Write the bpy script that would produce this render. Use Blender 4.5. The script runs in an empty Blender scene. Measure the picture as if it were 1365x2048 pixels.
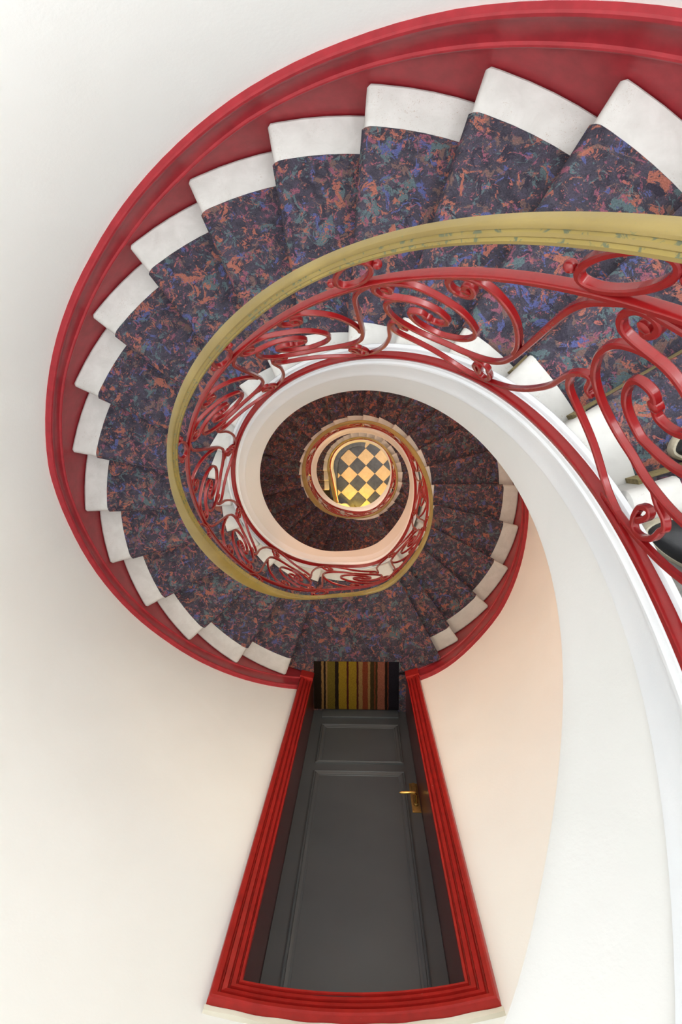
import bpy, bmesh, math, random
import numpy as np
from mathutils import Vector, Matrix
random.seed(7)
C = bpy.context.scene
col = C.collection
PI = math.pi
# ---------------------------------------------------------------- measured constants
H = 0.16                      # riser
D0 = 1.46013                  # depth of the first counted tread below the camera
G = D0 + 62 * H               # camera height above the ground floor
CX, CY = -0.09737, -0.22497   # axis of the well
# ---------------------------------------------------------------- camera
F_PX, TA, TB = 1150.0, 0.095449, -0.040571
cam = bpy.data.cameras.new('camera'); co = bpy.data.objects.new('camera', cam); col.objects.link(co)
cam.sensor_fit = 'VERTICAL'; cam.sensor_height = 36.0; cam.sensor_width = 24.0
cam.lens = F_PX / 2048 * 36.0; cam.clip_start = 0.02; cam.clip_end = 60
def _proj_rows():
    c1, s1, c2, s2 = math.cos(TA), math.sin(TA), math.cos(TB), math.sin(TB)
    def f(X, Y, Zb):
        y = -Y; Z = -Zb
        y2 = c1*y - s1*Z; Z2 = s1*y + c1*Z
        x2 = c2*X - s2*Z2; Z3 = s2*X + c2*Z2
        return (x2, -y2, -Z3)
    cs = [f(1, 0, 0), f(0, 1, 0), f(0, 0, 1)]
    return Matrix([[cs[j][i] for j in range(3)] for i in range(3)])   # world -> camera
R3 = _proj_rows().transposed()
co.matrix_world = Matrix.Translation((0, 0, G)) @ R3.to_4x4()
C.camera = co
# ---------------------------------------------------------------- world, lights, exposure
w = bpy.data.worlds.new('world'); C.world = w; w.use_nodes = True
w.node_tree.nodes['Background'].inputs[0].default_value = (0.80, 0.88, 1.0, 1)
w.node_tree.nodes['Background'].inputs[1].default_value = 0.6
C.view_settings.view_transform = 'Standard'; C.view_settings.look = 'None'
C.view_settings.exposure = -0.14; C.view_settings.gamma = 1.0; C.view_settings.use_curve_mapping = False
def lamp(name, typ, loc, power, color, size=0.3, rot=(0, 0, 0), shape='DISK', spread=PI):
    l = bpy.data.lights.new(name, typ); o = bpy.data.objects.new(name, l); col.objects.link(o)
    o.location = loc; o.rotation_euler = rot; l.energy = power; l.color = color
    if typ == 'AREA': l.shape = shape; l.size = size; l.spread = spread
    elif typ == 'POINT': l.shadow_soft_size = size
    return o
def L(x, y, z): return (x, y, G - z)
lamp('skylight_daylight', 'AREA', L(-0.10, -0.15, -5.6), 200, (0.92, 0.97, 1.0), 1.9)
lamp('upper_wall_fill', 'AREA', L(0.75, -0.95, -1.6), 50, (0.90, 0.965, 1.0), 1.0, (math.radians(58), 0, math.radians(58)))  # added fill with no window behind it, brightens the walls from the side
lamp('left_wall_fill', 'AREA', L(0.95, 0.35, -1.2), 24, (0.90, 0.965, 1.0), 0.8, (math.radians(40), 0, math.radians(90)))  # second added fill, no window here, lifts the left wall
lamp('storey_fill_upper', 'POINT', L(0.45, -0.85, 1.15), 3.5, (0.95, 1.0, 0.88), 0.15)  # unseen fill added under the upper flight for the wall beside the door
lamp('landing_fill', 'AREA', L(-0.20, -0.84, 0.62), 3.8, (1.0, 0.78, 0.46), 0.15, spread=math.radians(60))  # unseen fill added below the upper landing to warm the lower steps
lamp('storey_fill_right', 'POINT', L(0.85, 0.15, 1.85), 11, (0.93, 1.0, 0.92), 0.15)  # added fill under the flight, reaches the left wall across the well
lamp('storey_fill_steps', 'POINT', L(0.95, 0.1, 3.2), 5, (1.0, 0.86, 0.62), 0.12)  # added fill hidden behind the string, brightens the right-hand steps
lamp('storey_fill_middle', 'POINT', L(-0.85, 0.45, 3.7), 27, (1.0, 0.55, 0.34), 0.12)  # added warm fill under the flight, out of view
lamp('storey_fill_inner', 'POINT', L(0.80, -0.62, 5.3), 17, (1.0, 0.58, 0.38), 0.12)  # added warm fill for the strings of the middle flight, out of view
lamp('storey_fill_low', 'POINT', L(-0.85, 0.2, 7.3), 38, (1.0, 0.74, 0.58), 0.12)  # added fill for the lowest flight, hidden by the stairs above
lamp('hall_fill', 'POINT', L(0.65, 0.3, 9.7), 17, (1.0, 0.93, 0.88), 0.15)  # hidden light added beneath the flights to brighten the tile floor
lamp('hall_yellow_lamp', 'POINT', L(-0.20, -1.16, 10.90), 30, (1.0, 0.56, 0.015), 0.07)
# ---------------------------------------------------------------- materials
def new_mat(name):
    m = bpy.data.materials.new(name); m.use_nodes = True
    nt = m.node_tree; b = nt.nodes['Principled BSDF']
    return m, nt, b
def N(nt, t, **kw):
    n = nt.nodes.new(t)
    for k, v in kw.items():
        if k in n.inputs.keys() if hasattr(n.inputs, 'keys') else False: n.inputs[k].default_value = v
        else: setattr(n, k, v)
    return n
def noise(nt, scale, detail=3, rough=0.5, dist=0.0, vec=None):
    n = nt.nodes.new('ShaderNodeTexNoise'); n.inputs['Scale'].default_value = scale
    n.inputs['Detail'].default_value = detail; n.inputs['Roughness'].default_value = rough
    n.inputs['Distortion'].default_value = dist
    if vec is not None: nt.links.new(vec, n.inputs['Vector'])
    return n
def pos(nt, off=(0, 0, 0), sc=(1, 1, 1)):
    g = nt.nodes.new('ShaderNodeNewGeometry'); m = nt.nodes.new('ShaderNodeMapping')
    m.inputs['Location'].default_value = off; m.inputs['Scale'].default_value = sc
    nt.links.new(g.outputs['Position'], m.inputs['Vector']); return m.outputs['Vector']
def ramp(nt, fac, stops, interp='LINEAR'):
    r = nt.nodes.new('ShaderNodeValToRGB'); r.color_ramp.interpolation = interp
    el = r.color_ramp.elements
    while len(el) < len(stops): el.new(0.5)
    for e, (p, c) in zip(el, stops): e.position = p; e.color = (*c, 1) if len(c) == 3 else c
    nt.links.new(fac, r.inputs['Fac']); return r
def mix(nt, fac, a, b):
    m = nt.nodes.new('ShaderNodeMix'); m.data_type = 'RGBA'
    for s, v in ((0, fac), (6, a), (7, b)):
        if isinstance(v, (int, float)): m.inputs[s].default_value = v
        elif isinstance(v, tuple): m.inputs[s].default_value = (*v, 1)
        else: nt.links.new(v, m.inputs[s])
    return m.outputs[2]
def bump(nt, b, h, strength=0.2, dist=0.002):
    n = nt.nodes.new('ShaderNodeBump'); n.inputs['Strength'].default_value = strength
    n.inputs['Distance'].default_value = dist
    nt.links.new(h, n.inputs['Height']); nt.links.new(n.outputs['Normal'], b.inputs['Normal'])
def paint(name, colr, rough, coat=0.0, var=0.06, scale=30, bs=0.08, metal=0.0):
    m, nt, b = new_mat(name)
    n = noise(nt, scale, 4, 0.6, vec=pos(nt))
    c2 = tuple(max(0, c*(1-var*2)) for c in colr); c1 = tuple(min(1, c*(1+var)) for c in colr)
    r = ramp(nt, n.outputs['Fac'], [(0.35, c2), (0.65, c1)])
    nt.links.new(r.outputs['Color'], b.inputs['Base Color'])
    b.inputs['Roughness'].default_value = rough; b.inputs['Coat Weight'].default_value = coat
    b.inputs['Coat Roughness'].default_value = 0.15; b.inputs['Metallic'].default_value = metal
    bump(nt, b, n.outputs['Fac'], bs, 0.003)
    return m
def mask(nt, vec, scale, thr, soft=0.015, off=0, dist=1.2, detail=3.0, rough=0.62):
    n = noise(nt, scale, detail, rough, dist, vec)
    r = nt.nodes.new('ShaderNodeMapRange')
    r.inputs['From Min'].default_value = thr; r.inputs['From Max'].default_value = thr + soft
    nt.links.new(n.outputs['Fac'], r.inputs['Value']); return r.outputs['Result']
def carpet_material():
    m, nt, b = new_mat('patterned_carpet')
    base = noise(nt, 24, 6, 0.7, 0.6, pos(nt, (3, 1, 7)))
    cur = ramp(nt, base.outputs['Fac'], [(0.40, (0.050, 0.047, 0.066)), (0.50, (0.070, 0.068, 0.092)), (0.62, (0.090, 0.080, 0.115))]).outputs['Color']
    layers = [((5.1, 2, 1), 17, 0.575, (0.19, 0.125, 0.115)), ((1.3, 7, 4), 16, 0.567, (0.115, 0.170, 0.185)),
              ((4.5, 4, 2), 30, 0.585, (0.28, 0.105, 0.15)), ((9.0, 3, 8), 17, 0.592, (0.105, 0.125, 0.30)),
              ((2.0, 9, 6), 20, 0.580, (0.40, 0.155, 0.115)), ((7.7, 5, 3), 44, 0.610, (0.42, 0.15, 0.13)),
              ((6.4, 8, 5), 20, 0.600, (0.048, 0.044, 0.066))]
    for off, sc, th, colr in layers:
        mk = mask(nt, pos(nt, off), sc, th, 0.006, dist=0.75, detail=6, rough=0.72)
        cur = mix(nt, mk, cur, colr)
    fine = noise(nt, 300, 2, 0.6, 0, pos(nt))
    fr = ramp(nt, fine.outputs['Fac'], [(0.3, (0.50, 0.47, 0.46)), (0.7, (0.86, 0.81, 0.80))])
    mm = nt.nodes.new('ShaderNodeMix'); mm.data_type = 'RGBA'; mm.blend_type = 'MULTIPLY'
    mm.inputs[0].default_value = 1.0
    nt.links.new(cur, mm.inputs[6]); nt.links.new(fr.outputs['Color'], mm.inputs[7])
    nt.links.new(mm.outputs[2], b.inputs['Base Color'])
    b.inputs['Roughness'].default_value = 0.95; b.inputs['Specular IOR Level'].default_value = 0.15
    bump(nt, b, fine.outputs['Fac'], 0.5, 0.003)
    return m
def stone_material():
    m, nt, b = new_mat('white_painted_stone')
    n1 = noise(nt, 14, 4, 0.6, 0.4, pos(nt))
    base = ramp(nt, n1.outputs['Fac'], [(0.35, (0.50, 0.48, 0.455)), (0.65, (0.575, 0.555, 0.53))]).outputs['Color']
    mk = mask(nt, pos(nt, (2, 5, 1), (1, 1, 1)), 110, 0.615, 0.03, dist=2.5, detail=3)
    mk2 = mask(nt, pos(nt, (8, 1, 2)), 9, 0.50, 0.12, dist=0.4, detail=2)
    mu = nt.nodes.new('ShaderNodeMath'); mu.operation = 'MULTIPLY'
    nt.links.new(mk, mu.inputs[0]); nt.links.new(mk2, mu.inputs[1])
    mu2 = nt.nodes.new('ShaderNodeMath'); mu2.operation = 'MULTIPLY'; mu2.inputs[1].default_value = 0.75
    nt.links.new(mu.outputs[0], mu2.inputs[0])
    c = mix(nt, mu2.outputs[0], base, (0.36, 0.27, 0.20))
    nt.links.new(c, b.inputs['Base Color']); b.inputs['Roughness'].default_value = 0.5
    bump(nt, b, mu.outputs[0], 0.35, 0.002)
    return m
def plaster_material(name, a, c, rough=0.75):
    m, nt, b = new_mat(name)
    n1 = noise(nt, 2.2, 4, 0.55, 0.5, pos(nt)); n2 = noise(nt, 60, 3, 0.6, 0, pos(nt))
    r = ramp(nt, n1.outputs['Fac'], [(0.35, a), (0.65, c)])
    nt.links.new(r.outputs['Color'], b.inputs['Base Color']); b.inputs['Roughness'].default_value = rough
    bump(nt, b, n2.outputs['Fac'], 0.12, 0.004)
    return m
def gold_material(name='ochre_gold_paint', thr=0.66, c0=(0.17, 0.115, 0.026), c1=(0.225, 0.158, 0.042), wear=(0.13, 0.13, 0.05)):
    m, nt, b = new_mat(name)
    n1 = noise(nt, 7, 3, 0.5, 0.3, pos(nt)); n2 = noise(nt, 45, 4, 0.65, 1.0, pos(nt, (1, 2, 3)))
    base = ramp(nt, n1.outputs['Fac'], [(0.35, c0), (0.65, c1)]).outputs['Color']
    mk = mask(nt, pos(nt, (4, 0, 9)), 48, thr, 0.05, dist=1.5, detail=5)
    c = mix(nt, mk, base, wear)
    nt.links.new(c, b.inputs['Base Color']); b.inputs['Roughness'].default_value = 0.38
    b.inputs['Coat Weight'].default_value = 0.25; b.inputs['Coat Roughness'].default_value = 0.25
    bump(nt, b, n2.outputs['Fac'], 0.15, 0.002)
    return m
def red_worn(name, colr, rough, thr=0.74):
    m, nt, b = new_mat(name)
    n = noise(nt, 22, 4, 0.6, vec=pos(nt))
    base = ramp(nt, n.outputs['Fac'], [(0.35, tuple(c*0.85 for c in colr)), (0.65, tuple(min(1, c*1.08) for c in colr))]).outputs['Color']
    mk = mask(nt, pos(nt, (3, 3, 3)), 55, thr, 0.02, dist=0.5, detail=4)
    c = mix(nt, mk, base, (0.55, 0.45, 0.36))
    nt.links.new(c, b.inputs['Base Color']); b.inputs['Roughness'].default_value = rough
    b.inputs['Coat Weight'].default_value = 0.08; b.inputs['Coat Roughness'].default_value = 0.2; b.inputs['Specular IOR Level'].default_value = 0.3
    bump(nt, b, n.outputs['Fac'], 0.1, 0.003)
    return m
def grey_door_material():
    m, nt, b = new_mat('charcoal_door_paint')
    n = noise(nt, 120, 3, 0.6, vec=pos(nt)); n1 = noise(nt, 3, 2, 0.5, vec=pos(nt))
    r = ramp(nt, n1.outputs['Fac'], [(0.3, (0.062, 0.072, 0.082)), (0.7, (0.078, 0.089, 0.099))])
    nt.links.new(r.outputs['Color'], b.inputs['Base Color']); b.inputs['Roughness'].default_value = 0.42
    bump(nt, b, n.outputs['Fac'], 0.08, 0.002)
    return m
def mat_stripes(x0, x1):
    m, nt, b = new_mat('striped_doormat')
    g = nt.nodes.new('ShaderNodeNewGeometry'); s = nt.nodes.new('ShaderNodeSeparateXYZ')
    nt.links.new(g.outputs['Position'], s.inputs[0])
    nn = noise(nt, 30, 2, 0.5, vec=pos(nt))
    add = nt.nodes.new('ShaderNodeMath'); add.operation = 'MULTIPLY_ADD'; add.inputs[1].default_value = 0.008
    nt.links.new(nn.outputs['Fac'], add.inputs[0]); nt.links.new(s.outputs['X'], add.inputs[2])
    mr = nt.nodes.new('ShaderNodeMapRange'); mr.inputs['From Min'].default_value = x0 + .004; mr.inputs['From Max'].default_value = x1 + .004
    nt.links.new(add.outputs[0], mr.inputs['Value'])
    K = (0.022, 0.014, 0.010); T = (0.30, 0.17, 0.065); O = (0.16, 0.115, 0.02); M = (0.30, 0.19, 0.02)
    W = (0.07, 0.015, 0.012); R = (0.20, 0.045, 0.02); P = (0.29, 0.10, 0.065); B = (0.018, 0.016, 0.024); DO = (0.05, 0.035, 0.015)
    ed = [(262, K), (325, T), (345, K), (362, T), (375, O), (440, K), (470, M), (537, W), (552, M), (619, W), (637, T), (670, R), (715, T), (735, DO), (768, R), (778, DO), (795, P), (857, K), (880, R), (888, B)]
    stops = [((e-262)/(975-262), c) for e, c in ed]
    r = ramp(nt, mr.outputs['Result'], stops, 'CONSTANT')
    fl = noise(nt, 400, 2, 0.7, vec=pos(nt)); fr = ramp(nt, fl.outputs['Fac'], [(0.35, (0.40, 0.40, 0.40)), (0.7, (0.95, 0.92, 0.9))])
    mm = nt.nodes.new('ShaderNodeMix'); mm.data_type = 'RGBA'; mm.blend_type = 'MULTIPLY'; mm.inputs[0].default_value = 1
    nt.links.new(r.outputs['Color'], mm.inputs[6]); nt.links.new(fr.outputs['Color'], mm.inputs[7])
    nt.links.new(mm.outputs[2], b.inputs['Base Color']); b.inputs['Roughness'].default_value = 1.0
    b.inputs['Specular IOR Level'].default_value = 0.05
    bump(nt, b, fl.outputs['Fac'], 0.8, 0.004)
    return m
def tile_material(name, a, c, spot, rough):
    m, nt, b = new_mat(name)
    n1 = noise(nt, 9, 5, 0.65, 0.6, pos(nt)); 
    base = ramp(nt, n1.outputs['Fac'], [(0.35, a), (0.65, c)]).outputs['Color']
    mk = mask(nt, pos(nt, (1, 6, 2)), 40, 0.70, 0.03, dist=0.5, detail=2)
    cc = mix(nt, mk, base, spot)
    nt.links.new(cc, b.inputs['Base Color']); b.inputs['Roughness'].default_value = rough
    return m
M = {}
M['carpet'] = carpet_material()
M['stone'] = stone_material()
M['wall'] = plaster_material('white_wall_plaster', (0.89, 0.88, 0.855), (0.91, 0.905, 0.885))
M['string'] = plaster_material('cream_string_plaster', (0.69, 0.685, 0.665), (0.73, 0.72, 0.705), 0.6)
M['mould'] = plaster_material('white_moulding_paint', (0.72, 0.74, 0.77), (0.80, 0.805, 0.82), 0.45)
M['red'] = paint('red_gloss_ironwork', (0.235, 0.007, 0.008), 0.24, 0.12, 0.04, 40, 0.05)
M['skirt'] = red_worn('red_skirting_paint', (0.32, 0.022, 0.030), 0.36, 0.80)
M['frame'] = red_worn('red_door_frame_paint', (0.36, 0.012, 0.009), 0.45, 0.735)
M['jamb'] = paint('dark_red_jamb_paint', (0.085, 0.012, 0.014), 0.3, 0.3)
M['gold'] = gold_material()
M['goldworn'] = gold_material('worn_ochre_groove_paint', 0.54, (0.19, 0.13, 0.022), (0.24, 0.17, 0.034), (0.085, 0.095, 0.045))
M['binding'] = paint('olive_carpet_binding', (0.26, 0.20, 0.09), 0.8, 0.0, 0.15, 120, 0.3)
M['door'] = grey_door_material()
M['brass'] = paint('polished_brass', (0.78, 0.50, 0.13), 0.18, 0.0, 0.03, 20, 0.02, 1.0)
M['brassplate'] = paint('aged_brass', (0.36, 0.24, 0.085), 0.42, 0.0, 0.10, 60, 0.05, 0.85)
M['edge'] = plaster_material('chipped_plaster_edge', (0.62, 0.55, 0.42), (0.84, 0.80, 0.70))
M['tile_light'] = tile_material('cream_floor_tile', (0.60, 0.45, 0.28), (0.70, 0.55, 0.37), (0.35, 0.22, 0.12), 0.35)
M['tile_dark'] = tile_material('slate_blue_floor_tile', (0.035, 0.045, 0.08), (0.075, 0.095, 0.15), (0.03, 0.02, 0.02), 0.4)
M['border'] = tile_material('dark_border_tile', (0.05, 0.06, 0.09), (0.10, 0.115, 0.16), (0.05, 0.04, 0.04), 0.3)
M['grout'] = paint('dark_grout', (0.05, 0.045, 0.04), 0.8)
M['leather'] = paint('black_leather', (0.010, 0.010, 0.012), 0.6, 0.0, 0.1, 60, 0.3)
M['rubber'] = paint('cream_rubber_sole', (0.50, 0.44, 0.33), 0.6, 0, 0.08, 80, 0.1)
M['trouser'] = paint('black_trouser_cloth', (0.016, 0.017, 0.022), 0.9, 0, 0.1, 150, 0.3)
M['knit'] = paint('dark_knit_jumper', (0.03, 0.035, 0.05), 0.95, 0, 0.1, 150, 0.3)
M['skin'] = paint('skin', (0.55, 0.32, 0.22), 0.5)
M['hair'] = paint('dark_hair', (0.03, 0.02, 0.015), 0.6)
M['ceiling'] = plaster_material('ceiling_plaster', (0.78, 0.77, 0.75), (0.83, 0.82, 0.80))
# ---------------------------------------------------------------- stair geometry in plan
F0 = (0.017785, -0.003592, -0.006347, -0.005096, 0.000664, -0.000719, 0, 0)
FB = (0.0022, 0.0006, -0.0081, 0.0035, -0.0028, 0.0018, -0.0051, 0.0083)
FO = (0.0116, 0.0006, -0.001, -0.0052, -0.0022, -0.0021, 0.0019, 0.0052)
FI = (0.0047, -0.0034, 0.0017, -0.0005, -0.0003, -0.0079, 0.0094, 0.0046)
FM = (0.0156, 0.0008, -0.0044, -0.001, -0.0005, -0.0002, -0.0015, 0.0043)
FL = (0.0086, 0.0072, 0.0025, 0.0044, 0.0009, -0.0015, -0.0028, 0.001)
def ff(F, td):
    t = math.radians(min(td, 900.0))
    return (F[0]*math.cos(2*t)+F[1]*math.sin(2*t)+F[2]*math.cos(3*t)+F[3]*math.sin(3*t)
            + F[4]*math.cos(4*t)+F[5]*math.sin(4*t)+F[6]*math.cos(t)+F[7]*math.sin(t))
TK = {k: v for k, v in enumerate([57.6, 71.4, 85.4, 99.5, 113.8, 128.1, 142.1, 155.7, 169.1, 182.2, 195.3, 208.7, 222.5, 236.6, 250.7, 298.1, 305.6, 319.3, 332.7, 346.4, 359.8, 373.0, 386.4, 400.1, 414.1, 428.2, 442.3, 456.5, 470.6, 484.6, 498.5, 512.1, 525.4, 538.6, 551.6, 564.8, 578.0, 591.4, 605.0, 658.1, 669.6, 682.2, 694.8, 707.4, 720.1, 732.9, 745.9])}
for k in range(47, 58): TK[k] = 745.9 + 12.76*(k-46)
for k, v in ((58, 902), (59, 914.6), (60, 927), (61, 939.6)): TK[k] = v
for k, v in ((-1, 44.0), (-2, 30.3), (-3, 17.0), (-4, 3.6), (-5, -9.6), (-6, -22.8), (-7, -36), (-8, -49.2), (-9, -62.0), (-10, -109.3), (-11, -123)): TK[k] = v
kn = [(-136, -12), (-123, -11), (-109.3, -10), (-96.3, -9), (-62, -9)] + [(TK[k], k) for k in range(-8, 15)] + \
     [(TK[14]+13, 15), (TK[15], 15)] + [(TK[k], k) for k in range(16, 39)] + [(TK[38]+13, 39), (TK[39], 39)] + \
     [(TK[k], k) for k in range(40, 62)] + [(952, 62), (1000, 62)]
kn = np.array(kn)
TG = np.arange(-135, 990, 0.5)
_zk = np.interp(TG, kn[:, 0], kn[:, 1]); _n = 56
_x = np.arange(-_n, _n+1)*.5; _w = np.exp(-_x*_x/2/49.0); _w /= _w.sum()
ZS = np.convolve(np.pad(_zk, _n, mode='edge'), _w, 'valid')
def pitch(t): return D0 + H*float(np.interp(t, TG, ZS))      # depth of the nosing line
RWALL = 1.352
def P(t, r, z, F=F0, shift=True):
    """point at plan angle t (degrees, falls with the stair), radius r, depth z below the camera height"""
    td = min(t, 900.0); a = math.radians(td); rr = r + ff(F, td)
    x = CX + rr*math.cos(a); y = CY + rr*math.sin(a)
    if t > 900:
        y -= (t-900)*0.0152
        if shift: x += (t-900)*0.0026*max(0.0, 1-max(0, r-0.5)/0.25)
        d = math.hypot(x-CX, y-CY); lim = RWALL - 0.02
        if d > lim:                       # the straight last steps run into the round wall
            yy = y-CY; x = CX - math.sqrt(max(1e-6, lim*lim-yy*yy))
    return Vector((x, y, G-z))
def radial(t):
    a = math.radians(min(t, 900.0)); return Vector((math.cos(a), math.sin(a), 0))
# ---------------------------------------------------------------- object helpers
def sharpen(bm, ang=0.6):
    bm.normal_update()
    for f in bm.faces: f.smooth = True
    for e in bm.edges:
        if len(e.link_faces) != 2 or e.calc_face_angle(0) > ang: e.smooth = False
def obj(name, bm, m, parent=None, smooth=0.6, recalc=True):
    if recalc: bmesh.ops.recalc_face_normals(bm, faces=bm.faces)
    sharpen(bm, smooth)
    me = bpy.data.meshes.new(name); bm.to_mesh(me); bm.free()
    o = bpy.data.objects.new(name, me); col.objects.link(o)
    if isinstance(m, (list, tuple)):
        for q in m: me.materials.append(q)
    else: me.materials.append(m)
    if parent is not None:
        o.parent = parent; o.matrix_parent_inverse = Matrix.Translation(-world_loc(parent))
    return o
def world_loc(o):
    v = Vector(o.location); 
    if o.parent is not None and o.type == 'EMPTY': v = v + world_loc(o.parent)
    return v if o.type == 'EMPTY' else Vector((0, 0, 0))
def thing(name, loc, label=None, cat=None, group=None, kind=None):
    o = bpy.data.objects.new(name, None); col.objects.link(o); o.location = loc; o.empty_display_size = 0.1
    tag(o, label, cat, group, kind); return o
def tag(o, label=None, cat=None, group=None, kind=None):
    if label: o['label'] = label
    if cat: o['category'] = cat
    if group: o['group'] = group
    if kind: o['kind'] = kind
    return o
def frange(a, b, step):
    n = max(1, int(math.ceil((b-a)/step))); return [a+(b-a)*i/n for i in range(n+1)]
def sweep_bm(rings, closed=True, caps=True, bm=None):
    bm = bm or bmesh.new(); vs = [[bm.verts.new(p) for p in r] for r in rings]
    n = len(rings[0])
    for a, b in zip(vs[:-1], vs[1:]):
        for i in range(n if closed else n-1):
            j = (i+1) % n
            try: bm.faces.new((a[i], a[j], b[j], b[i]))
            except ValueError: pass
    if closed and caps:
        bm.faces.new(vs[0]); bm.faces.new(list(reversed(vs[-1])))
    return bm
def helix(ts, prof):
    """prof: list of (r, v, F) with v = height above the nosing line"""
    return [[P(t, r, pitch(t)-v, F) for (r, v, F) in prof] for t in ts]
def box_bm(x0, x1, y0, y1, z0, z1, bm=None, bev=0.0):
    bm = bm or bmesh.new()
    vs = [bm.verts.new((x, y, z)) for x in (x0, x1) for y in (y0, y1) for z in (z0, z1)]
    fs = [bm.faces.new([vs[i] for i in q]) for q in ((0, 1, 3, 2), (4, 6, 7, 5), (0, 4, 5, 1), (2, 3, 7, 6), (0, 2, 6, 4), (1, 5, 7, 3))]
    if bev:
        es = {e for f in fs for e in f.edges}
        bmesh.ops.bevel(bm, geom=list(es), offset=bev, segments=2, affect='EDGES', profile=0.5)
    return bm
def lerpF(A, B, w): return tuple(a+(b-a)*w for a, b in zip(A, B))
# ---------------------------------------------------------------- flights
R_IN, R_CI, R_CO, R_OUT = 0.557, 0.646, 1.2024, 1.3226
def step_prof(k, r, up, lift=0.0):
    """closed profile of a step block (t, z) at radius r; lift = carpet thickness"""
    zk = D0 + H*k; T = TK[k]; Tb = TK[k-1]
    def tt(s):
        if T > 900: return T - s/0.0152
        return T - math.degrees(s/r)
    pts = [(0.034, -lift), (0.014, 0.001-lift), (0.005, 0.006-lift), (0.0005-lift, 0.014), (-lift, 0.026), (0.002-lift, 0.036), (0.007, 0.043+lift), (0.013-lift, 0.046+lift)]
    return zk, T, Tb, tt, pts
def clampF(r): return F0
def step_block(k):
    """stone block: sweep radially, with the plan curved between nosing and back"""
    zk = D0+H*k; bm = bmesh.new()
    radii = [R_IN, R_IN+0.006, 0.60, 0.70, 0.85, 1.0, 1.15, R_OUT-0.008, R_OUT]
    rings = []
    for i, r in enumerate(radii):
        e = 0.007 if i in (0, len(radii)-1) else 0.0
        zk2, T, Tb, tt, pts = step_prof(k, r, None)
        ring = []
        back = (Tb - math.degrees(0.017/r)) if T <= 900 else Tb - 0.017/0.0152
        nb = max(2, int((T-Tb)/3))
        for j in range(nb): ring.append(P(back + (tt(0.05)-back)*j/nb, r, zk+e, F0, False))
        for s, z in pts: ring.append(P(tt(s+e), r, zk+max(z, e), F0, False))
        ring.append(P(tt(0.013), r, zk+H+0.005, F0, False))
        for j in range(1, nb+1): ring.append(P(tt(0.013) + (back-tt(0.013))*j/nb, r, zk+H+0.005, F0, False))
        rings.append(ring)
    sweep_bm(rings, bm=bm)
    return bm
def strip_top(k, r0, r1, lift, carpet=True, tb=None):
    """thin covering over tread, nosing and riser of step k"""
    zk = D0+H*k
    radii = [r0, r0+0.004] + [r0+(r1-r0)*i/7 for i in range(1, 7)] + [r1-0.004, r1]
    rings = []
    for i, r in enumerate(radii):
        l = lift if 0 < i < len(radii)-1 else 0.001
        zk2, T, Tb, tt, pts = step_prof(k, r, None, l)
        back = (Tb - math.degrees(0.013/r)+0.15) if T <= 900 else Tb - 0.013/0.0152+0.2
        if tb is not None: back = tb
        nb = max(2, int((T-Tb)/3)); ring = []
        # corners of the runner at the nosing are rounded
        c = 0.010 if i in (0, len(radii)-1) else 0.0
        for j in range(nb): ring.append(P(back + (tt(0.05)-back)*j/nb, r, zk-l, F0, False))
        for s, z in pts: ring.append(P(tt(s+c*0.6), r, zk+z, F0, False))
        ring.append(P(tt(0.013-l), r, zk+H-0.001, F0, False))
        ring.append(P(tt(0.018), r, zk+H-0.001, F0, False))
        ring.append(P(tt(0.018), r, zk+0.02, F0, False))
        for j in range(nb+1): ring.append(P(tt(0.05) + (back-tt(0.05))*j/nb, r, zk+0.006, F0, False))
        rings.append(ring)
    return sweep_bm(rings)
def binding(k):
    zk = D0+H*k; rings = []
    for r in [R_CI-0.02+(R_CO-R_CI+0.02)*i/8 for i in range(9)]:
        T = TK[k]
        def tt(s): return T - (math.degrees(s/r) if T <= 900 else s/0.0152)
        rings.append([P(tt(s), r, zk+H-z, F0, False) for s, z in ((0.003, 0.0), (0.003, 0.048), (0.0055, 0.052), (0.014, 0.052), (0.014, 0.0))])
    return sweep_bm(rings)
flights = []
LF = [('upper', -9, 15, 'upper spiral flight of white stone steps with patterned carpet, nearest the camera'),
      ('middle', 16, 39, 'middle spiral flight below the grey door, its carpet in warm dark shade'),
      ('lower', 40, 61, 'lowest spiral flight running down to the chequered tile floor')]
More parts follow.
